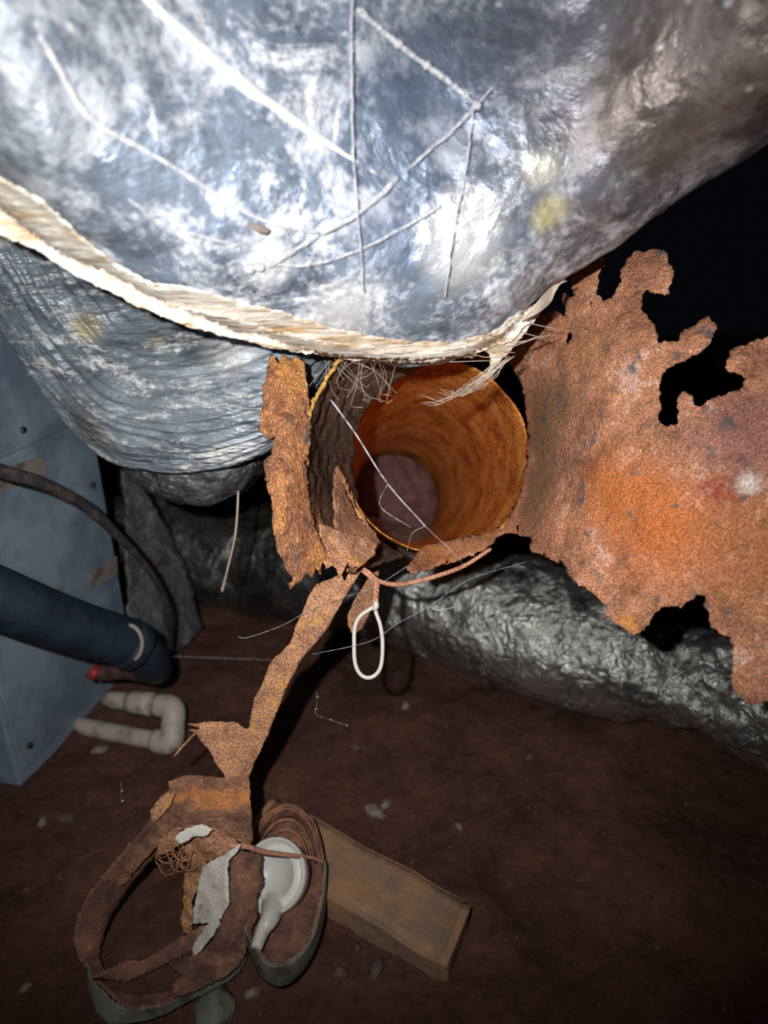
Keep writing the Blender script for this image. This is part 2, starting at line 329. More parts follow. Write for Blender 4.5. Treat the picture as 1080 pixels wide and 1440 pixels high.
def torn(poly, depth, step=7, amp=2.5, holes=(), seed=0.0, relief=0.0012, rs=90, smooth_edges=()):
    op = rough_poly(poly, amp, 3.0, seed, smooth_edges); hp = [rough_poly(h, amp*0.6, 2.5, seed+1) for h in holes]
    pts = []; edges = []
    for loop in [op]+hp:
        k = len(pts); pts += [Vector(p) for p in loop]; m = len(loop); edges += [(k+i, k+(i+1) % m) for i in range(m)]
    rng = random.Random(int(seed*10)+5)
    x0, x1 = min(p[0] for p in op), max(p[0] for p in op); y0, y1 = min(p[1] for p in op), max(p[1] for p in op)
    y = y0
    while y < y1:
        x = x0
        while x < x1:
            X, Y = x+rng.uniform(-.3, .3)*step, y+rng.uniform(-.3, .3)*step
            if inpoly(X, Y, op) and not any(inpoly(X, Y, h) for h in hp): pts.append(Vector((X, Y)))
            x += step
        y += step
    v2, e2, f2, *_ = delaunay_2d_cdt(pts, edges, [], 0, 1e-4)
    keep = []
    for f in f2:
        cx = sum(v2[i].x for i in f)/len(f); cy = sum(v2[i].y for i in f)/len(f)
        if inpoly(cx, cy, op) and not any(inpoly(cx, cy, h) for h in hp): keep.append(tuple(f))
    used = sorted({i for f in keep for i in f}); mp = {k: i for i, k in enumerate(used)}
    vs = []
    for i in used:
        p = v2[i]; w = P(p.x, p.y, depth(p.x, p.y))
        w = w + F_*relief*2*fbm(w, rs, 4)
        vs.append(w)
    return vs, [tuple(mp[i] for i in f) for f in keep]

# ------------------------------------------------------------------ setting
nx = 220; vs = []
for j in range(nx):
    for i in range(nx):
        u, v = i/(nx-1)*2-1, j/(nx-1)*2-1
        x = 3.6*(0.35*u+0.65*u**3); y = 1.1+3.4*(0.35*v+0.65*v**3)
        z = 0.020*fbm((x, y, 0), 3, 5)+0.006*fbm((x, y, 3), 22, 4)-0.006
        vs.append(Vector((x, y, z)))
GV = vs
fl = link('floor', vs, grid_faces(nx, nx), 'dirt', origin=(0, 0, 0), kind='structure')
gb = BVHTree.FromPolygons(vs, grid_faces(nx, nx))
def gz(x, y):
    h = gb.ray_cast(Vector((x, y, 1)), Vector((0, 0, -1)))[0]; return h.z if h else 0
def Gd(px, py, up=0.0):
    v = (F_ + R_*((px-540)/FPX) - U_*((py-720)/FPX)).normalized(); h = gb.ray_cast(CO, v)[0]
    if h is None: h = G(px, py)
    return h+Vector((0, 0, up))
def boxgeo(x0, x1, y0, y1, z0, z1):
    v = [(x, y, z) for z in (z0, z1) for y in (y0, y1) for x in (x0, x1)]
    return [Vector(q) for q in v], [(0, 1, 3, 2), (4, 6, 7, 5), (0, 4, 5, 1), (1, 5, 7, 3), (3, 7, 6, 2), (2, 6, 4, 0)]
v, f = boxgeo(-3.6, 3.6, -2.3, 4.5, 1.62, 1.66); link('ceiling', v, f, 'wood', smooth=False, origin=(0, 0, 0), kind='structure')

# ------------------------------------------------------------------ large foil duct overhead
def crink(a, s=1.0, sc=1.0):
    def d(v, u, w):
        r = abs(fbm(v, 9*sc, 3)); q = abs(fbm(v+Vector((3, 1, 2)), 26*sc, 3))
        return a*(0.020*fbm(v, 4*sc, 3) - 0.009*s*r + 0.005*s*q)
    return d
top_px = [(-420, -80, .50), (-200, 130, .50), (0, 295, .53), (130, 372, .57), (250, 430, .61), (400, 475, .655), (520, 500, .685), (620, 503, .70), (700, 478, .70), (770, 412, .69), (850, 358, .67), (950, 272, .63), (1080, 190, .58), (1250, 60, .53), (1450, -120, .50)]
def row(dy, dd, sx=1.0, keep=1.0):
    return [P(540+(x-540)*sx, y+dy, max(.16, d+dd)) for x, y, d in top_px]
rows = [row(-900, .26, .9), row(-760, .30, .9), row(-520, .26, .92), row(-230, .17, .95), row(-70, .075, .99), row(0, 0), row(-25, -.055), row(-110, -.11), row(-260, -.145), row(-460, -.165), row(-680, -.165), row(-900, -.14), row(-1150, -.04), row(-1250, .1)]
va, fa = loft(rows, 260, 230, crink(0.6, 0.8))
t_top = root('insulated_duct', (0.02, 0.60, 1.55), 'large silvery blue foil-wrapped duct overhead filling the top, nearest the camera', 'duct')
jt = link('foil_jacket', va, fa, 'foil_top', t_top)
bvt = BVHTree.FromPolygons(va, fa)
def hitd(px, py, bv=bvt):
    v = F_ + R_*((px-540)/FPX) - U_*((py-720)/FPX); h = bv.ray_cast(CO, v.normalized())
    return (h[0]-CO).dot(F_) if h[0] else None
def sild(px):
    for (a, _, d0), (b, _, d1) in zip(top_px, top_px[1:]):
        if a <= px <= b: return d0+(d1-d0)*(px-a)/(b-a)
    return .6
def pd(off=.006):
    def f(x, y):
        d = hitd(x, y); s = sild(x)
        d = s if d is None else min(d, s)
        return d-off-0.004*abs(noise.noise(Vector((x*0.012, y*0.06, 1))))
    return f
poly = [(-60, 215), (0, 250), (60, 282), (110, 330), (165, 372), (215, 398), (270, 404), (340, 425), (400, 440), (470, 462), (560, 478), (640, 482), (690, 468), (735, 436), (757, 425), (768, 428), (752, 452), (735, 472), (715, 497), (700, 512), (686, 522), (690, 505), (683, 492), (670, 496), (640, 503), (610, 511), (560, 511), (500, 507), (440, 497), (380, 490), (330, 474), (270, 462), (220, 440), (170, 418), (100, 385), (50, 350), (0, 330), (-60, 300)]
v, f = torn(poly, pd(), 5, 1.6, seed=1.3, relief=0.0022, rs=38)
link('torn_paper_facing', v, f, 'paper', t_top, mods=[('solid', .0012)])
# second thinner shred along the lower lip
poly = [(150, 395), (230, 425), (300, 440), (380, 462), (470, 482), (560, 492), (650, 487), (700, 468), (752, 430), (762, 434), (720, 480), (660, 500), (580, 506), (500, 504), (400, 492), (320, 474), (240, 450), (180, 425)]
v, f = torn(poly, pd(.013), 5, 2.0, seed=2.3, relief=0.0025, rs=45)
link('paper_shred', v, f, 'paper', t_top, mods=[('solid', .001)])
# loose fibres
gs = []; rng = random.Random(11)
def strand(pts, r, n=14): gs.append(tube_geo([P(*p) for p in pts], r, 4, n))
for k in range(20):
    x = rng.uniform(455, 560); y = 508+rng.uniform(-3, 4); ex = x+rng.uniform(-45, 60); ey = y+rng.uniform(25, 60)
    d = .69+rng.uniform(-.01, .01)
    strand([(x, y, d), ((x+ex)/2+rng.uniform(-12, 12), (y+ey)/2+rng.uniform(-8, 8), d+.01), (ex, ey, d+.02), (ex+rng.uniform(-14, 20), ey+rng.uniform(-6, 6), d+.02)], rng.uniform(.00012, .00024))
for k in range(22):
    x = rng.uniform(688, 725); y = 500+(725-x)*0.35; ex = rng.uniform(615, 690); ey = 566-(ex-615)*.35+rng.uniform(-8, 4)
    d = .665
    strand([(x, y, d), ((x+ex)/2+rng.uniform(-3, 8), (y+ey)/2+rng.uniform(-3, 8), d), (ex, ey, d+.01), (ex-rng.uniform(5, 30), ey+rng.uniform(-12, 4), d+.015)], rng.uniform(.00014, .0003))
for k in range(7):
    strand([(735+rng.uniform(-6, 6), 450, .655), (752, 430+k*2, .65), (775, 405+k*3, .65), (797-k*3, 401+rng.uniform(-8, 8), .65)], .0006)
for k in range(60):
    x = rng.uniform(250, 720); y0 = 0
    for (a, ya, _), (b, yb, _) in zip(top_px, top_px[1:]):
        if a <= x <= b: y0 = ya+(yb-ya)*(x-a)/(b-a)
    d = sild(x)-.012
    strand([(x, y0-rng.uniform(0, 25), d), (x+rng.uniform(10, 40), y0+rng.uniform(-6, 6), d), (x+rng.uniform(30, 90), y0+rng.uniform(-20, 8), d)], .0004, 8)
v, f = merge(*gs); link('loose_fibre', v, f, 'fibre', t_top, kind='stuff')
# raised creases and dust-laden folds of the jacket
def onduct(pts, r, name, mat, off=.003, n=40, wob=.0012):
    w = []
    pp = catmull([(x, y, 0) for x, y in pts], n)
    for q in pp:
        d = (hitd(q.x, q.y) or sild(q.x))-off; w.append(P(q.x, q.y, d)+Vector((noise.noise(q*.05), noise.noise(q*.05+Vector((9, 0, 0))), 0))*wob)
    rr = catmull([(a, 0, 0) for a in (r if isinstance(r, list) else [r, r])], n)
    return tube_geo(w, [a.x*(1+.5*noise.noise(Vector((i*.45, r[0]*900 if isinstance(r, list) else 3, 1)))) for i, a in enumerate(rr)], 8)
v, f = onduct([(185, -20), (260, 50), (330, 110), (400, 160), (470, 208), (530, 245)], [.0016, .0036, .005, .0042, .0024, .0008], 'x', 'web', off=-.001)
link('jacket_crease', v, f, plain('dusty_crease', (0.82, 0.82, 0.86), .6), t_top, label='bright dusty crease running diagonally')

# ------------------------------------------------------------------ webs on and under the foil
def web(geos, label, grp='dusty cobwebs'):
    v, f = merge(*geos); return tag(link('cobweb', v, f, 'web'), label, 'cobweb')
def beads(pts, d, r, n):
    g = []
    pp = catmull([(x, y, 0) for x, y in pts], n)
    for i, q in enumerate(pp):
        dd = (hitd(q.x, q.y) or sild(q.x))-d; c = P(q.x, q.y, dd); rr = r*(0.5+abs(noise.noise(Vector((i*1.7, 4, n)))))
        g.append(tube_geo([c-R_*rr, c-R_*rr*.5, c+R_*rr*.5, c+R_*rr], [rr*.2, rr*.9, rr*.9, rr*.2], 6))
    return g
line1 = [(505, 15), (560, 62), (600, 92), (640, 122), (670, 148)]
web([onduct(line1, [.0028, .0022, .0018], '', '', .012), onduct([(670, 148), (640, 180), (600, 215), (570, 240)], [.0016, .0012], '', '', .010), onduct([(670, 150), (690, 125)], [.001, .0008], '', '', .01, 8)]+beads(line1, .014, .0045, 9), 'thick beaded white cobweb zigzagging across the top of the large duct')
web([onduct([(495, -10), (494, 100), (497, 220), (505, 330), (511, 410)], [.0010, .0008, .0006], '', '', .014)], 'faint straight vertical cobweb strand down the middle of the large duct')
web([onduct([(55, 50), (90, 110), (130, 170), (210, 215), (300, 270), (370, 310), (450, 328)], [.0016, .0018, .0012], '', '', .006)], 'long dusty cobweb sweeping down the left side of the large duct')
web([onduct([(560, 250), (505, 300), (450, 330), (385, 370)], [.0018, .0016], '', '', .008), onduct([(620, 290), (520, 345), (440, 372), (380, 372)], [.0014, .0010], '', '', .007), onduct([(380, 372), (350, 350), (240, 320), (180, 280)], [.0010, .0012], '', '', .005)]+beads([(380, 372), (350, 378)], .006, .006, 3), 'cobweb strands meeting in a dusty star above the torn paper edge')
web([onduct([(665, 155), (655, 240), (640, 310), (625, 420)], [.0010, .0008], '', '', .012)], 'thin cobweb strand hanging right of the beaded one on the large duct')
v, f = onduct([(350, 314), (360, 320), (370, 324), (378, 323)], [.001, .0022, .003, .001], '', '', .008, 10)
tag(link('debris_clump', v, f, 'stone'), 'tiny pale and dark speck stuck in web on the large duct', 'debris')

# ------------------------------------------------------------------ wrinkled foil duct at left
lp = [(-330, 60, .86), (-150, 270, .88), (0, 450, .90), (60, 540, .90), (112, 602, .89), (165, 645, .87), (250, 657, .85), (330, 641, .83), (395, 618, .83), (440, 585, .86), (470, 540, .90), (480, 500, .94)]
def r2(dy, dd, sx=1.0, dx=0): return [P(430+(x-430)*sx+dx, y+dy, d+dd) for x, y, d in lp]
rows = [r2(-300, .16, .9), r2(-180, .18), r2(-60, .09), r2(0, 0), r2(-14, -.05), r2(-60, -.085), r2(-130, -.09, .97), r2(-200, -.05, .9), r2(-270, .03, .85)]
def wr(v, u, w):
    # wrinkles run along the duct edge (parallel to u)
    a = (.5-abs(noise.noise(Vector((u*5, w*30, 0)))))*.012+noise.noise(Vector((u*8, w*80, 5)))*.003
    a = a*(0.3+0.7*min(1, max(0, (w-.28)*8)))
    return a+.009*fbm(v, 7, 3)
va2, fa2 = loft(rows, 220, 200, wr)
t_l = root('insulated_duct', P(150, 250, 1.05), 'wrinkled grey foil-wrapped duct bulging below the torn paper edge at left', 'duct')
link('foil_jacket', va2, fa2, 'foil_left', t_l)
bv2 = BVHTree.FromPolygons(va2, fa2)
# darker round end piece below it
lp3 = [(150, 560, .98), (170, 640, .97), (205, 685, .95), (250, 705, .94), (285, 708, .93), (330, 696, .93), (365, 668, .95), (388, 620, .98)]
def r3(k, dd): return [P(275+(x-275)*k, 560+(y-560)*k, d+dd) for x, y, d in lp3]
rows = [r3(.3, .30), r3(.8, .26), r3(.98, .12), r3(1, 0), r3(.97, -.045), r3(.85, -.075), r3(.6, -.09), r3(.2, -.09)]
v, f = loft(rows, 110, 90, lambda v, u, w: .008*fbm(v, 14, 4)+.003*noise.noise(Vector((u*5, w*70, 0))))
link('end_collar', v, f, 'foil_low', t_l, label='dull dark rounded end below the wrinkled jacket')

# ------------------------------------------------------------------ foil duct lying on the ground behind
ax = [(60, 760, 1.72, .10), (230, 770, 1.62, .115), (400, 790, 1.48, .12), (560, 826, 1.36, .118), (720, 872, 1.25, .115), (860, 922, 1.17, .105), (955, 950, 1.13, .085), (1060, 975, 1.08, .10), (1220, 1030, 1.00, .115), (1400, 1090, .93, .12)]
pts = catmull([P(x, y, d) for x, y, d, r in ax], 240); rr = catmull([(r, 0, 0) for *_, r in ax], 240)
seg = 96; vs = []
for i, p in enumerate(pts):
    t = (pts[min(i+1, 239)]-pts[max(i-1, 0)]).normalized(); s = t.cross(Vector((0, 0, 1))).normalized(); q = s.cross(t)
    for k in range(seg):
        a = 2*math.pi*k/seg; n = s*math.cos(a)+q*math.sin(a); w = p+n*rr[i].x
        fold = abs(fbm(w+Vector((0, 0, 5)), 8, 3))
        cr_ = min(1, max(.25, (w.x-.25)*5)); w2 = p+n*(rr[i].x+.010*fbm(w, 4, 3)-.022*cr_*fold+.009*cr_*abs(fbm(Vector((w.x, w.y*2, w.z)), 18, 2)))
        w2.z = max(w2.z, gz(w2.x, w2.y)+.002) if w2.z < .03 else w2.z
        vs.append(w2)
fs = grid_faces(seg, 240, True)+[tuple(range(seg))[::-1], tuple(range(len(vs)-seg, len(vs)))]
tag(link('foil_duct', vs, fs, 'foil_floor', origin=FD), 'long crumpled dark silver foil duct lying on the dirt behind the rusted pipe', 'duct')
bvg = BVHTree.FromPolygons(vs, fs)

# ------------------------------------------------------------------ air handler cabinet
A = G(28, 1104); B = G(188, 936); dirv = (B-A); dirv.z = 0
dn = dirv.normalized(); nn = Vector((dn.y, -dn.x, 0))     # outward normal (towards +x)
if nn.x < 0: nn = -nn
L = .34; H = .92
t_u = root('cabinet', A, 'blue-grey painted steel equipment cabinet standing on the dirt at the left edge', 'cabinet')
def bl(a, z, out=0.0): return A+dn*a+nn*out+Vector((0, 0, z))
Bw = .6
def slab(a0, a1, z0, z1, o0, o1):
    v = [bl(a, z, o) for z in (z0, z1) for o in (o0, o1) for a in (a0, a1)]
    return v, [(0, 1, 3, 2), (4, 6, 7, 5), (0, 4, 5, 1), (1, 5, 7, 3), (3, 7, 6, 2), (2, 6, 4, 0)]
L = dirv.length
v, f = slab(0, L, -.01, H, -Bw, 0); body = link('body', v, f, 'unit', t_u, smooth=False, mods=[('bevel', .004)])
_v = (F_ + R_*((100-540)/FPX) - U_*((603-720)/FPX)); ZS = (CO+_v*((A-CO).dot(nn)/_v.dot(nn))).z
v, f = slab(.008, L-.004, ZS+.005, H-.01, .0, .004); link('side_panel', v, f, 'unit', t_u, smooth=False, mods=[('bevel', .0015)])
v, f = slab(.008, L-.004, .02, ZS, .0, .003); link('side_panel', v, f, 'unit', t_u, smooth=False, mods=[('bevel', .0015)])
scr = []
for a, z in ((.05, ZS+.03), (.15, ZS+.03), (L-.03, ZS+.03), (L-.03, ZS-.10), (.03, .05), (L-.03, .05)):
    c = bl(a, z, .003); scr.append(tube_geo([c, c+nn*.004], .005, 8))
for g in scr: link('screw', *g, 'cable', t_u)
# old labels
def face_pt(px, py, out=.006):
    v = F_ + R_*((px-540)/FPX) - U_*((py-720)/FPX); o = A+nn*out
    return CO+v*((o-CO).dot(nn)/v.dot(nn))
for poly in ([(-40, 672), (62, 642), (66, 665), (-40, 712)], [(128, 806), (164, 782), (166, 808), (130, 828)], [(28, 862), (88, 826), (88, 858), (36, 908)]):
    g = [face_pt(*p) for p in poly]; v = g+[p-nn*.002 for p in g]
    link('label', v, [(0, 1, 2, 3), (7, 6, 5, 4), (0, 4, 5, 1), (1, 5, 6, 2), (2, 6, 7, 3), (3, 7, 4, 0)], 'tag', t_u, smooth=False, label='faded torn paper label')

# foil sheet skirt beside the cabinet
d = tps([(180, 660, 1.32), (185, 930, 1.22), (240, 700, 1.38), (230, 920, 1.28), (280, 885, 1.38), (215, 800, 1.29)])
v, f = torn([(172, 650), (205, 690), (235, 740), (262, 800), (284, 884), (262, 906), (232, 925), (196, 935), (184, 905), (176, 800)], d, 6, 2, seed=5, relief=.006, rs=12)
tag(link('foil_sheet', v, f, 'foil_scrap', mods=[('solid', .002)]), 'dirty grey foil sheet hanging beside the right edge of the cabinet', 'sheet')
# small crumpled foil piece
vs, fs = [], []
bm = bmesh.new(); bmesh.ops.create_icosphere(bm, subdivisions=4, radius=1)
c = P(244, 772, 1.42)
for q in bm.verts:
    n = q.co.copy(); r = .028*(1+.5*noise.noise(n*2.2)+.25*noise.noise(n*6)); q.co = c+Vector((n.x*1.1, n.y, n.z*1.0))*r
vs = [q.co.copy() for q in bm.verts]; fs = [tuple(w.index for w in p.verts) for p in bm.faces]; bm.free()
tag(link('foil_wad', vs, fs, 'foil_scrap', smooth=False), 'small crumpled wad of pale foil right of the cabinet', 'foil')

# ------------------------------------------------------------------ pipes and cable at left
t_p = root('insulated_pipe', P(210, 930, 1.05), 'thick black foam-insulated pipe crossing the cabinet from the left edge', 'pipe')
v, f = tube_geo([P(-120, 790, .78), P(0, 842, .84), (P(100, 880, .92)), P(185, 905, 1.0)], [.036, .036, .035, .034], 24, 30); link('foam_sleeve', v, f, 'rubber', t_p)
v, f = tube_geo([P(178, 903, .99), P(196, 912, 1.005)], [.036, .034], 24, 4); link('tape_band', v, f, 'rubber', t_p)
tp = []
for i in range(14):
    a = -1.5+i/13*2.6; tp.append(P(180+20*math.cos(a), 905+26*math.sin(a), .965))
v, f = tube_geo(tp, .003, 6); link('tape_edge', v, f, 'tape', t_p, label='pale tape edge at the end of the sleeve')
v, f = tube_geo([P(190, 910, 1.0), P(210, 930, 1.03), P(222, 942, 1.08)], [.028, .028, .022], 16, 10); link('elbow', v, f, 'rubber', t_p)
t_c = root('copper_pipe', P(180, 945, 1.12), 'short dull copper pipe stub with a red valve cap under the black pipe', 'pipe')
v, f = tube_geo([P(140, 945, 1.11), P(180, 944, 1.10), P(222, 950, 1.10)], [.014, .013, .014], 14, 14); link('stub', v, f, 'copper', t_c)
v, f = tube_geo([P(128, 942, 1.10), P(138, 950, 1.10)], [.012, .012], 12, 4); link('valve_cap', v, f, 'red', t_c, label='small red cap')
v, f = tube_geo([P(-60, 636, .80), P(0, 662, .84), P(60, 680, .88), P(120, 712, .94), P(175, 762, 1.0), P(215, 810, 1.06), P(238, 860, 1.12), P(240, 915, 1.2)], [.0095, .009, .0085, .008, .0065, .005, .0042, .004], 10, 70)
tag(link('cable', v, f, 'cable'), 'thin black cable curving down across the cabinet and the foil sheet', 'cable')
# pvc
t_v = root('drain_pipe', G(245, 1052), 'U-shaped dirty white plastic drain pipe on the dirt right of the cabinet', 'pipe')
pa, pb, pc, pdn = P(150, 983, 1.19), P(245, 994, 1.14), P(242, 1046, 1.12), P(95, 1018, 1.19)
v, f = tube_geo([pa, pb], .0145, 18, 8); link('pipe_run', v, f, 'pvc', t_v)
v, f = tube_geo([pb, pc], .0145, 18, 8); link('pipe_run', v, f, 'pvc', t_v)
v, f = tube_geo([pdn, pc], .0145, 18, 8); link('pipe_run', v, f, 'pvc', t_v)
for q, s1, s2 in ((pb, pa, pc), (pc, pb, pdn)):
    a = q+(s1-q).normalized()*.032; b = q+(s2-q).normalized()*.032
    v, f = tube_geo([a, q*.8+(a+b)*.1, b], [.0185, .019, .0185], 18, 12); link('elbow', v, f, 'pvc', t_v)
q = pa+(pb-pa)*.52; dv = (pb-pa).normalized()
v, f = tube_geo([q-dv*.022, q+dv*.022], .0185, 18, 4); link('coupling', v, f, 'pvc', t_v)
# hanging root wire
v, f = tube_geo([P(334, 640, .9), P(335, 690, .9), P(331, 750, .91), P(320, 800, .93), P(312, 832, .95)], [.0012, .0014, .0016, .0014, .002], 7, 40)
tag(link('hanging_wire', v, f, 'fibre'), 'thin pale wire hanging down from the wrinkled duct end', 'wire')

# ------------------------------------------------------------------ the rusted pipe
t_r = root('rusted_pipe', P(615, 780, .9), 'rusted-through orange steel pipe with torn flaring sheet and dangling coiled strip', 'pipe')
# rear barrel
c0, c1 = P(615, 640, .86), P(553, 702, 1.66); axis = (c1-c0).normalized()
s = axis.cross(Vector((0, 0, 1))).normalized(); q = s.cross(axis)
NV, NS = 90, 120; vs = []
for j in range(NV):
    t = j/(NV-1); c = c0+(c1-c0)*t; r = .1125+(.088-.1125)*t
    for k in range(NS):
        a = 2*math.pi*k/NS; n = s*math.cos(a)+q*math.sin(a)*1.05
        w = c+n*r; w += n*(.0010*fbm(w, 40, 4)+.003*noise.noise(w*9))
        if j == 0: w -= axis*(.006*noise.noise(Vector((math.cos(a)*3, math.sin(a)*3, 0))))
        vs.append(w)
link('barrel', vs, grid_faces(NS, NV, True), 'inner', t_r, mods=[('solid', .0014)])
# front broken section on the left/top
lip = [(690, 495, .76), (620, 492, .74), (540, 494, .72), (478, 508, .695), (446, 560, .69), (432, 620, .69), (430, 690, .69), (441, 745, .70), (463, 790, .71), (497, 806, .73)]
inn = [(700, 508, .86), (630, 503, .86), (566, 530, .87), (518, 572, .875), (499, 614, .88), (496, 668, .88), (507, 718, .88), (528, 750, .872), (548, 768, .862), (568, 782, .85)]
mid = [((a[0]*.55+b[0]*.45)-3, a[1]*.55+b[1]*.45, a[2]*.5+b[2]*.5) for a, b in zip(lip, inn)]
def fs_d(v, u, w): return .0035*fbm(v, 45, 4)+.001*noise.noise(Vector((u*60, w*5, 0)))
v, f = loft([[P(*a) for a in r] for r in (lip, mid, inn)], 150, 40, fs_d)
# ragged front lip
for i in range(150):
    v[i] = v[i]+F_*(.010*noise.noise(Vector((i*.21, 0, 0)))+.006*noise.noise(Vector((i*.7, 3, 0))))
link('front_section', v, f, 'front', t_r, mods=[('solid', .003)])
lv = [v[i] for i in range(0, 150)]
pc = P(551, 703, 1.50); pv = []
for j in range(14):
    for k in range(60):
        a = 2*math.pi*k/60; r = .096*j/13; w = pc+(s*math.cos(a)+q*math.sin(a))*r
        pv.append(w-axis*(.012*fbm(w, 30, 4)+.02*(1-(j/13)**2)+.03*max(0, -(w-pc).dot(q)/.09)))
link('added_soil_disc', pv, grid_faces(60, 14, True), plain('added_disc_soil', (0.24, 0.12, 0.115), .95, 0, (0.14, 0.07, 0.065), sc=50, bs=.6), t_r, label='purplish brown added disc standing in for dirt floor beyond the far end')  # added disc: catches the flash where the floor beyond would be too dim
v, f = tube_geo([p+F_*-.001 for p in lv[38:92]], [.0022+.0012*noise.noise(Vector((i*.5, 0, 0))) for i in range(54)], 6)
link('lip_edge', v, f, rust('rust_lip', [(0.4, (0.50, 0.28, 0.08)), (0.6, (0.80, 0.48, 0.12))], seed=4), t_r, label='yellowish flaking lip')
# crumpled shreds inside the lower left lip
SH = [([(468, 660), (478, 655), (486, 690), (500, 725), (530, 750), (534, 766), (520, 785), (500, 800), (478, 790), (470, 740)], [(470, 660, .82), (500, 700, .83), (530, 755, .82), (480, 790, .72), (520, 785, .75)]),
      ([(482, 664), (490, 690), (505, 718), (520, 742), (500, 748), (484, 720)], [(482, 664, .82), (505, 718, .83), (520, 742, .83), (484, 720, .82)]),
      ([(448, 735), (470, 745), (500, 752), (530, 762), (527, 780), (505, 798), (489, 790), (478, 812), (470, 795), (458, 800), (452, 780)], [(448, 735, .705), (530, 762, .76), (505, 798, .715), (455, 800, .70), (490, 760, .73)])]
for k, (poly, ct) in enumerate(SH):
    v, f = torn(poly, tps(ct), 4, 2.5, seed=6+k, relief=.004, rs=40)
    link('shred', v, f, 'strip', t_r, mods=[('solid', .002)])
# left flap
poly = [(378, 508), (384, 500), (390, 512), (398, 500), (408, 506), (418, 502), (428, 512), (433, 560), (436, 620), (430, 650), (432, 690), (441, 740), (455, 770), (462, 788), (459, 797), (453, 790), (450, 808), (444, 798), (438, 812), (430, 806), (420, 818), (412, 824), (405, 829), (412, 812), (400, 795), (390, 770), (384, 740), (383, 705), (374, 675), (372, 650), (382, 640), (385, 615), (376, 618), (366, 608), (367, 590), (371, 565), (369, 545), (376, 530)]
fd = tps([(380, 505, .69), (430, 510, .70), (366, 600, .665), (400, 600, .655), (434, 620, .69), (375, 680, .66), (405, 680, .65), (434, 700, .69), (405, 820, .675), (455, 790, .70), (420, 760, .67)])
v, f = torn(poly, fd, 3.5, 1.6, seed=9, relief=.0022, rs=120)
link('side_flap', v, f, 'flap', t_r, label='flaky orange side flap', mods=[('solid', .0035)])
# the big torn sheet on the right
poly = [(735, 545), (726, 525), (714, 506), (702, 490), (728, 470), (750, 452), (765, 442), (780, 439), (795, 446), (793, 413), (803, 418), (810, 416), (804, 403), (800, 380), (815, 350), (850, 335), (856, 352), (843, 383), (839, 413), (850, 424), (861, 420), (871, 401), (876, 376), (893, 355), (906, 356), (921, 348), (937, 355), (940, 368), (947, 383), (941, 413), (921, 413), (910, 407), (904, 416), (904, 438), (921, 459), (924, 487), (936, 479), (952, 481), (965, 463), (980, 457), (995, 446), (1008, 461), (1002, 475), (995, 487), (984, 496), (960, 508), (943, 516), (932, 525), (926, 542), (930, 570), (928, 594), (939, 600), (954, 596), (954, 561), (963, 550), (973, 556), (976, 570), (982, 572), (1000, 562), (1030, 552), (1048, 544), (1050, 531), (1038, 526), (1024, 522), (1021, 509), (1035, 490), (1060, 480), (1080, 474), (1130, 460), (1220, 520), (1260, 700), (1240, 900), (1160, 1010), (1080, 985), (1065, 990), (1050, 990), (1032, 971), (1031, 930), (1030, 897), (1013, 891), (1000, 882), (998, 864), (991, 853), (995, 838), (980, 836), (969, 843), (958, 854), (945, 852), (932, 854), (915, 871), (906, 886), (891, 893), (876, 882), (852, 867), (854, 853), (832, 833), (810, 819), (798, 804), (791, 790), (786, 785), (783, 791), (769, 784), (766, 775), (762, 780), (747, 775), (747, 757), (737, 754), (730, 753), (728, 737), (726, 750), (717, 749), (698, 756), (680, 773), (640, 789), (600, 802), (578, 806), (572, 799), (585, 779), (600, 768), (640, 758), (678, 752), (708, 740), (731, 700), (741, 655), (742, 600)]
sd = tps([(704, 490, .872), (734, 545, .868), (743, 600, .866), (741, 655, .866), (708, 740, .864), (678, 752, .850), (640, 765, .845), (600, 780, .835), (576, 800, .79), (760, 450, .82), (815, 350, .80), (765, 600, .80), (760, 730, .775), (810, 430, .77), (830, 620, .72), (800, 770, .72), (900, 370, .73), (930, 580, .66), (890, 880, .64), (990, 460, .67), (1060, 500, .64), (1080, 720, .585), (1060, 975, .60), (1250, 700, .54), (1000, 720, .61)])
hole = [(797, 475), (801, 468), (806, 469), (806, 476), (800, 484), (797, 482)]
hole2 = [(829, 424), (832, 424), (832, 436), (829, 438)]
v, f = torn(poly, lambda x, y: sd(x, y), 5.5, 2.6, holes=[hole, hole2], seed=12, relief=.0022, rs=60)
link('torn_sheet', v, f, 'sheet', t_r, label='wide brown and orange torn sheet flaring to the right', mods=[('solid', .003)])
def dg(y): return CAM_H/(math.sin(PITCH)+math.cos(PITCH)*(y-720)/FPX)-.012
# dangling strip, its fin and the flared foot sheet
poly = [(487, 775), (500, 768), (524, 766), (522, 780), (506, 806), (483, 842), (457, 888), (440, 908), (424, 926), (401, 970), (388, 1005), (375, 1036), (362, 1064), (350, 1092), (349, 1102), (320, 1102), (317, 1093), (303, 1072), (293, 1052), (276, 1032), (265, 1027), (283, 1024), (263, 1018), (300, 1015), (330, 1016), (347, 1026), (351, 1022), (357, 984), (372, 955), (379, 932), (395, 918), (409, 903), (416, 880), (425, 862), (434, 838), (446, 821), (470, 812), (480, 806)]
st = tps([(500, 775, .75), (470, 830, .755), (420, 910, .77), (375, 980, .79), (350, 1080, .81), (300, 1030, .80), (352, 1170, .80), (300, 1120, .79), (215, 1180, .80), (245, 1100, .80)])
v, f = torn(poly, lambda x, y: min(st(x, y), dg(y)-.01), 4.5, .8, seed=15, relief=.0014, rs=70)
link('dangling_strip', v, f, 'strip', t_r, mods=[('solid', .003)])
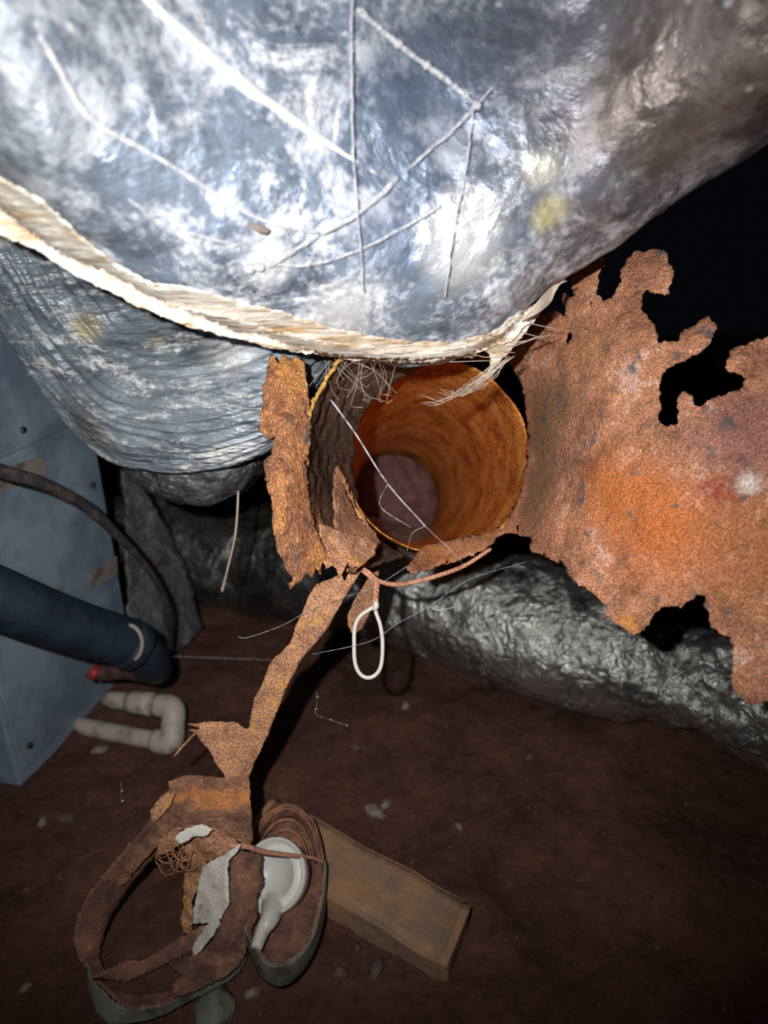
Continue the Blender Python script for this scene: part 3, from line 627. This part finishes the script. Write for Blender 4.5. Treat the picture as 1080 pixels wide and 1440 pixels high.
def band(e1, e2, n=110, m=8, jag=.003):
    a = catmull([P(x, y, min(d, dg(y)-.012)) for x, y, d in e1], n); b = catmull([P(x, y, min(d, dg(y))) for x, y, d in e2], n); vs = []
    for j in range(m):
        t = j/(m-1)
        for i in range(n):
            w = a[i].lerp(b[i], t); w = w+Vector((1, .5, .7))*.0025*fbm(w, 30, 3)
            if j in (0, m-1): w += (b[i]-a[i]).normalized()*jag*noise.noise(Vector((i*.4, j, 1)))
            vs.append(w)
    return vs, grid_faces(n, m)
poly = [(350, 1090), (352, 1135), (356, 1178), (350, 1190), (330, 1178), (302, 1164), (283, 1160), (262, 1166), (240, 1176), (222, 1190), (200, 1212), (175, 1245), (150, 1238), (169, 1202), (190, 1178), (214, 1156), (213, 1139), (226, 1120), (239, 1110), (236, 1100), (258, 1091), (285, 1092), (317, 1093)]
ft = tps([(350, 1090, .80), (352, 1135, .785), (354, 1180, .79), (300, 1160, .785), (258, 1091, .82), (290, 1120, .80), (213, 1139, .815), (222, 1190, .80), (160, 1240, .82)])
v, f = torn(poly, lambda x, y: min(ft(x, y), dg(y)-.012), 4.5, 1.4, seed=16, relief=.0025, rs=40)
link('foot_sheet', v, f, 'foot', t_r, mods=[('solid', .003)])
poly = [(213, 1152), (212, 1140), (222, 1126), (236, 1114), (246, 1116), (240, 1132), (228, 1146), (218, 1156)]
v, f = torn(poly, lambda x, y: ft(x, y)-.012, 3, 1, seed=17, relief=.001); link('flake', v, f, 'strip', t_r, mods=[('solid', .002)])
# left loop of the coil: outer edge/inner edge (rust inside face)
v, f = band([(213, 1150, .80), (169, 1202, .80), (121, 1261, .80), (103, 1313, .80), (108, 1345, .80), (132, 1374, .80)], [(236, 1186, .83), (196, 1228, .83), (158, 1286, .83), (142, 1330, .82), (143, 1360, .81), (153, 1378, .80)])
link('coil_band', v, f, 'coil', t_r, mods=[('solid', .003)])
v, f = band([(121, 1350, .80), (135, 1384, .79), (172, 1414, .78), (220, 1414, .78), (258, 1398, .785), (320, 1362, .80), (345, 1330, .81)], [(128, 1400, .80), (138, 1430, .80), (160, 1440, .80), (222, 1428, .80), (262, 1410, .80), (330, 1372, .81), (352, 1335, .82)])
link('coil_band', v, f, 'galv', t_r, label='grey zinc outer face of the coil', mods=[('solid', .003)])
v, f = band([(139, 1372, .84), (175, 1352, .86), (205, 1348, .865), (245, 1324, .86), (280, 1304, .85), (310, 1284, .84)], [(142, 1378, .84), (180, 1378, .86), (220, 1362, .865), (255, 1345, .86), (288, 1322, .85), (316, 1292, .84)])
link('coil_band', v, f, 'coil', t_r, mods=[('solid', .003)])
v, f = band([(135, 1380, .80), (172, 1412, .79), (225, 1413, .79), (300, 1370, .81)], [(150, 1385, .86), (190, 1398, .87), (240, 1392, .87), (300, 1360, .86)])
link('coil_band', v, f, 'coil', t_r, mods=[('solid', .003)])
# curled inner sheet of the coil
poly = [(338, 1190), (350, 1196), (366, 1202), (365, 1222), (369, 1240), (360, 1262), (361, 1290), (352, 1310), (345, 1340), (335, 1358), (316, 1374), (280, 1392), (246, 1400), (243, 1385), (258, 1372), (240, 1368), (238, 1350), (262, 1344), (285, 1340), (303, 1315), (322, 1272), (322, 1210)]
d = tps([(338, 1190, .80), (366, 1202, .81), (366, 1250, .80), (322, 1240, .785), (345, 1330, .79), (303, 1320, .78), (246, 1395, .79), (240, 1355, .80)])
v, f = torn(poly, lambda x, y: min(d(x, y), dg(y)-.015), 5, 2.0, seed=18, relief=.003, rs=35); link('curled_sheet', v, f, 'coil', t_r, mods=[('solid', .0035)])
poly = [(222, 1198), (225, 1180), (245, 1166), (270, 1158), (300, 1163), (320, 1172), (340, 1188), (316, 1208), (290, 1212), (282, 1232), (272, 1262), (270, 1310), (256, 1312), (258, 1250), (266, 1205), (256, 1196), (262, 1186), (246, 1190), (236, 1200)]
d = tps([(222, 1198, .80), (270, 1158, .79), (340, 1188, .79), (270, 1310, .83), (262, 1230, .82), (290, 1200, .79)])
v, f = torn(poly, d, 4.5, 2.5, seed=21, relief=.004, rs=35); link('curled_sheet', v, f, 'strip', t_r, mods=[('solid', .003)])
# fringe of thin rust wires on the curl
g = []; rng = random.Random(5)
for k in range(22):
    x, y = 228+rng.uniform(0, 40), 1190+rng.uniform(-8, 18)
    r_ = rng.uniform(6, 16); a0 = rng.uniform(0, 6.3); cx, cy = x, y+8
    g.append(tube_geo([P(cx+r_*math.cos(a0+q_*.55), cy+r_*math.sin(a0+q_*.55)*1.2, .79+.002*q_) for q_ in range(7)], .0005, 4, 14))
v, f = merge(*g); link('fringe', v, f, 'strip', t_r, kind='stuff')
# hanging tongue behind the wire loop
poly = [(520, 790), (536, 775), (533, 800), (530, 830), (520, 860), (508, 885), (497, 892), (489, 880), (490, 862), (503, 835)]
v, f = torn(poly, tps([(530, 780, .86), (495, 885, .86), (520, 830, .87), (500, 850, .865)]), 4, 1, seed=23, relief=.001); link('tongue', v, f, 'strip', t_r, mods=[('solid', .003)])
# thin sliver sticking out from the fin
v, f = tube_geo([P(245, 1063, .80), P(262, 1044, .80), P(290, 1020, .80), P(335, 1018, .80)], .0013, 6, 12); link('sliver', v, f, 'strip', t_r)

# ------------------------------------------------------------------ wire hanger with loop
t_w = root('wire_hanger', P(530, 840, .73), 'twisted rusty wire ending in a long white-coated loop below the pipe', 'wire')
v, f = tube_geo([P(508, 798, .745), P(520, 806, .74), P(533, 817, .735), P(560, 822, .74), P(600, 814, .745), P(650, 797, .76), P(690, 772, .775)], [.0020, .0022, .0024, .0026, .0026, .0024, .0022], 8, 50); link('cross_wire', v, f, 'wire', t_w)
v, f = tube_geo([P(510, 803, .74), P(524, 815, .735), P(530, 825, .73)], .0019, 8, 12); link('cross_wire', v, f, 'wire', t_w)
g = []
for ph in (0, math.pi):
    pp = [P(530-2.5*i/29+2.2*math.cos(ph+i*.55), 818+i*34/29, .732+.0018*math.sin(ph+i*.55)) for i in range(30)]
    g.append(tube_geo(pp, .0019, 7))
v, f = merge(*g); link('twisted_stem', v, f, 'wire', t_w)
loop = [(527, 853), (518, 858), (506, 867), (499, 882), (498, 905), (499, 930), (505, 946), (516, 953), (528, 949), (536, 935), (538, 905), (535, 880), (529, 862), (527, 850)]
v, f = tube_geo([P(x, y, .73) for x, y in loop], .0021, 10, 90); link('loop', v, f, 'loop', t_w, label='white coated wire loop')
v, f = tube_geo([P(528, 846, .728), P(529, 852, .727), P(526, 858, .728)], [.0026, .0032, .0022], 8, 6); link('knot', v, f, 'loop', t_w)

# ------------------------------------------------------------------ things lying in and by the coil
poly = [(287, 1217), (300, 1210), (318, 1200), (339, 1187), (334, 1198), (321, 1212), (321, 1240), (323, 1268), (312, 1290), (302, 1313), (288, 1330), (272, 1345), (272, 1333), (284, 1312), (300, 1290), (290, 1297), (272, 1296), (276, 1265), (280, 1240)]
v, f = torn(poly, tps([(287, 1217, .79), (339, 1187, .775), (323, 1268, .77), (272, 1296, .80), (272, 1340, .79), (300, 1250, .785)]), 4.5, 1.8, seed=25, relief=.0015, rs=40)
tag(link('board_scrap', v, f, 'scrap', mods=[('solid', .004)]), 'dirty white torn board scrap caught inside the rusty coil', 'scrap')
poly = [(246, 1178), (262, 1164), (284, 1159), (300, 1166), (292, 1174), (272, 1176), (256, 1186)]
v, f = torn(poly, lambda x, y: .768, 4, 1.5, seed=27, relief=.002, rs=50)
tag(link('board_scrap', v, f, 'scrap', mods=[('solid', .002)]), 'small pale scrap on top of the curled rust in the coil', 'scrap')
# white plastic dish
t_d = root('plastic_cap', P(385, 1290, .86), 'round white plastic cap on a stem behind the coiled rust strip', 'cap')
cc = P(384, 1231, .83); nrm = (CO-cc).normalized(); nrm = (nrm-R_*.5+U_*.05).normalized(); a1 = nrm.cross(U_).normalized(); a2 = nrm.cross(a1)
prof = [(0, -.010), (.55, -.010), (.60, -.004), (.66, -.004), (.70, -.010), (.86, -.009), (.93, .002), (1, .003), (1.02, -.003), (.96, -.018), (.6, -.030), (.25, -.036), (0, -.036)]
vs = []; NS = 48
for r, h in prof:
    for k in range(NS):
        a = 2*math.pi*k/NS; vs.append(cc+(a1*math.cos(a)+a2*math.sin(a))*max(r, .001)*.0405+nrm*h)
link('dish', vs, grid_faces(NS, len(prof), True), 'white', t_d)
v, f = tube_geo([P(386, 1262, .85), G(380, 1290, .060), G(370, 1308, .060), G(360, 1334, .060)], [.016, .011, .008, .006], 14, 14); link('stem', v, f, 'white', t_d)
# right collar ring, open short cylinder
t_g = root('pipe_collar', Gd(400, 1340), 'broken round rusted collar with grey rim under the end of the block', 'collar')
def ringp(t, z, k=1.0):
    x, y = math.cos(t)*58*k, math.sin(t)*112*k
    hh = .068-.010*math.sin(t)*k
    return G(398+x*.96-y*.10, 1242+y+x*.16, hh+z)
RZ = 0.0; n_ = 120
def wall(ts, z0, z1, k0=1.0, k1=1.0, m=7, jag=.003):
    vs = []
    for j in range(m):
        for i, t in enumerate(ts):
            b = ringp(t, RZ); w = Vector((b.x, b.y, b.z+z0+(z1-z0)*j/(m-1)))
            if k0 != 1: w = w.lerp(Vector((CEN.x, CEN.y, w.z)), 1-k0)
            if j == m-1: w.z += jag*noise.noise(Vector((i*.35, 1, 0)))
            vs.append(w+Vector((1, 1, .3))*.0025*fbm(w, 22, 3))
    return vs, grid_faces(len(ts), m)
CEN = sum((ringp(2*math.pi*i/60, RZ) for i in range(60)), Vector())/60
ts = [2*math.pi*i/n_ for i in range(n_+1)]
v, f = wall(ts, -.024, 0); link('ring_wall', v, f, 'coil', t_g, mods=[('solid', .003)])
ts2 = [-.35+math.pi*1.1*i/70 for i in range(71)]
v, f = wall(ts2, -.030, .002, k0=1.045); link('zinc_rim', v, f, 'galv', t_g, label='dull zinc outer face of the near side', mods=[('solid', .002)])
vs = [Vector((CEN.x, CEN.y, .042))]
for t in ts[:-1]:
    b = ringp(t, RZ); w = Vector((b.x, b.y, 0)).lerp(Vector((CEN.x, CEN.y, 0)), .03); w.z = b.z-.022+.004*noise.noise(w*40); vs.append(w)
link('rust_crust', vs, [(0, i+1, (i+1) % n_+1) for i in range(n_)], 'coil', t_g)
for r in range(5):
    pp = [ringp(math.pi*(1.12+.75*i/24), -.006-.002*r, .93-.13*r) for i in range(25)]
    v, f = tube_geo(pp, [.0022+.001*noise.noise(Vector((i*.4, r, 0))) for i in range(25)], 6); link('rust_layer', v, f, 'coil', t_g)
# twig
v, f = tube_geo([P(322, 1190, .785), P(345, 1190, .785), P(372, 1198, .80), (P(410, 1203, .82)), P(438, 1206, .84), P(455, 1212, .85)], [.002, .0032, .0028, .0024, .0022, .0018], 8, 40)
tag(link('twig', v, f, 'wire'), 'thin brown twig lying across the white plastic cap', 'twig')

# ------------------------------------------------------------------ concrete brick
zt = .038
a_, b_, c_ = G(664, 1270, zt), G(384, 1118, zt), G(644, 1368, zt)
u = (a_-b_); wv = (c_-a_); un = u.normalized(); wn = Vector((un.y, -un.x, 0)); wl = wv.dot(wn)
if wl < 0: wn = -wn; wl = -wl
wn = (wn*.6+wv.normalized()*.4).normalized()
Lb = u.length; nxb, nyb, nzb = 60, 24, 10
bm = bmesh.new(); bmesh.ops.create_cube(bm, size=1)
bmesh.ops.bevel(bm, geom=list(bm.edges), offset=.03, segments=2, affect='EDGES')
bmesh.ops.subdivide_edges(bm, edges=list(bm.edges), cuts=7, use_grid_fill=True)
vs = []
for q in bm.verts:
    x, y, z = q.co; w = b_+un*(Lb*(x+.5))+wn*(wl*(y+.5)); w.z = zt+(z-.5)*(zt+.02)
    w += Vector((1, 1, 1))*.0022*fbm(w, 22, 4); vs.append(w)
fs = [tuple(w.index for w in p.verts) for p in bm.faces]; bm.free()
tag(link('concrete_brick', vs, fs, 'brick'), 'tan rectangular concrete block lying flat on the dirt', 'block')

# ------------------------------------------------------------------ stones on the dirt
def stone(px, py, rx, rz, label, mat='stone', name='stone', seed=0, sink=.3):
    c = Gd(px, py); bm = bmesh.new(); bmesh.ops.create_icosphere(bm, subdivisions=3, radius=1); vs = []
    ang = seed*1.3
    for q in bm.verts:
        n = q.co.copy(); r = 1+.35*noise.noise(n*1.6+Vector((seed, 0, 0)))+.18*noise.noise(n*4+Vector((0, seed, 0)))
        x, y = n.x*rx*r, n.y*rx*.6*r; vs.append(c+Vector((x*math.cos(ang)-y*math.sin(ang), x*math.sin(ang)+y*math.cos(ang), n.z*rz*r+rz*sink)))
    fs = [tuple(w.index for w in p.verts) for p in bm.faces]; bm.free()
    o = link(name, vs, fs, mat); tag(o, label, 'stone'); return o
stone(571, 994, .011, .006, 'small pale stone on the dirt right of the white loop', seed=1)
stone(527, 1143, .017, .008, 'pale stone above the block, largest of the pale ones', seed=2)
stone(543, 1133, .010, .006, 'small pale stone touching the right side of a larger pale stone', seed=3)
stone(645, 1163, .007, .004, 'small dull stone on the dirt above the middle of the block', seed=4)
stone(140, 1056, .012, .006, 'pinkish pale stone below the white drain pipe', seed=5)
stone(60, 1158, .009, .006, 'small pinkish stone on the dirt below the cabinet', seed=6)
stone(92, 1152, .016, .006, 'flat dull clod right of the small stone below the cabinet', 'chip', seed=7)
stone(36, 1390, .007, .004, 'tiny pale stone near the bottom left corner', seed=8)
stone(85, 1235, .006, .004, 'tiny dull stone left of the rusty coil', 'chip', seed=9)
stone(355, 1398, .009, .006, 'small yellowish stone below the round collar', seed=10)
stone(300, 1425, .034, .012, 'flat greenish grey clod under the bottom of the coil', 'galv', seed=11)
stone(478, 1370, .010, .006, 'small reddish clod left of the near side of the block', 'chip', seed=12)
stone(530, 1365, .013, .007, 'pinkish clod at the foot of the near side of the block', 'chip', seed=13)
stone(500, 1052, .012, .006, 'dull brown clod on bare dirt between strip and block', 'chip', seed=14)
stone(745, 1065, .009, .004, 'lone dull clod on the open dirt at right', 'chip', seed=15)
# countless crumbs of soil
g = []; rng = random.Random(3)
for k in range(1500):
    x, y = rng.uniform(-1.2, 1.2), rng.uniform(.25, 2.2); r = rng.uniform(.0012, .0045)*(1 if rng.random() > .05 else 1.8); z = gz(x, y)+r*.2
    t = [Vector((x+r*rng.uniform(.6, 1.3)*a, y+r*rng.uniform(.6, 1.3)*b, z+r*rng.uniform(.4, .9)*c)) for a, b, c in ((1, 0, 0), (-1, 0, 0), (0, 1, 0), (0, -1, 0), (0, 0, 1), (0, 0, -1))]
    g.append((t, [(0, 2, 4), (2, 1, 4), (1, 3, 4), (3, 0, 4), (2, 0, 5), (1, 2, 5), (3, 1, 5), (0, 3, 5)]))
v, f = merge(*g); o = link('soil_crumbs', v, f, 'chip', origin=(0, 0, 0), kind='stuff'); tag(o, 'loose crumbs of soil scattered over the red dirt', 'soil')

# ------------------------------------------------------------------ fine webs below and in the pipe
def wline(pts, r=.0004, n=24): return tube_geo([P(*p) for p in pts], r*.5, 5, n)
tag(link('cobweb', *merge(wline([(465, 562, .66), (500, 610, .66), (545, 680, .67), (598, 740, .68)], .0016, 40), wline([(598, 740, .68), (580, 750, .68), (572, 775, .70)], .0004), wline([(545, 680, .67), (535, 712, .68), (578, 742, .68)], .0006), wline([(598, 740, .68), (640, 780, .68), (652, 795, .70)], .0004)), 'web'), 'dusty cobweb strand stretched diagonally across the pipe mouth', 'cobweb')
tag(link('cobweb', *merge(wline([(440, 920, .72), (520, 902, .72), (560, 876, .72), (604, 853, .72), (660, 815, .73), (740, 790, .73)], .0004, 30), wline([(604, 853, .72), (615, 858, .72), (640, 854, .72)], .0009, 8)), 'web'), 'fine cobweb line crossing behind the white wire loop', 'cobweb')
tag(link('cobweb', *merge(wline([(335, 896, .75), (350, 896, .75), (400, 878, .75), (450, 850, .74), (520, 828, .735), (575, 795, .73)], .00045, 30)), 'web'), 'fine cobweb line left of the dangling rusty strip', 'cobweb')
tag(link('cobweb', *merge(wline([(240, 923, 1.2), (300, 925, 1.2), (380, 928, 1.15)], .0011, 20)), 'web'), 'straight thread over dark dirt right of the black cable', 'cobweb')
for lab, pts_, ls in (('right of', ((445, 980), (443, 997), (486, 1020), (464, 1012)), ([(445, 972, .8), (446, 990, .8), (444, 1004, .8), (464, 1012, .8), (488, 1020, .8)],)), ('far left of', ((170, 1112), (171, 1126)), ([(170, 1100, .8), (171, 1130, .8)],))):
    g = []
    for x, y in pts_:
        c = P(x, y, .80); g.append(tube_geo([c, c+R_*.0012, c+R_*.0024], [.0006, .0012, .0006], 6))
    for l in ls: g.append(wline(l, .0003))
    tag(link('cobweb', *merge(*g), 'web'), 'tiny white web specks hanging %s the dangling rusty strip' % lab, 'cobweb')
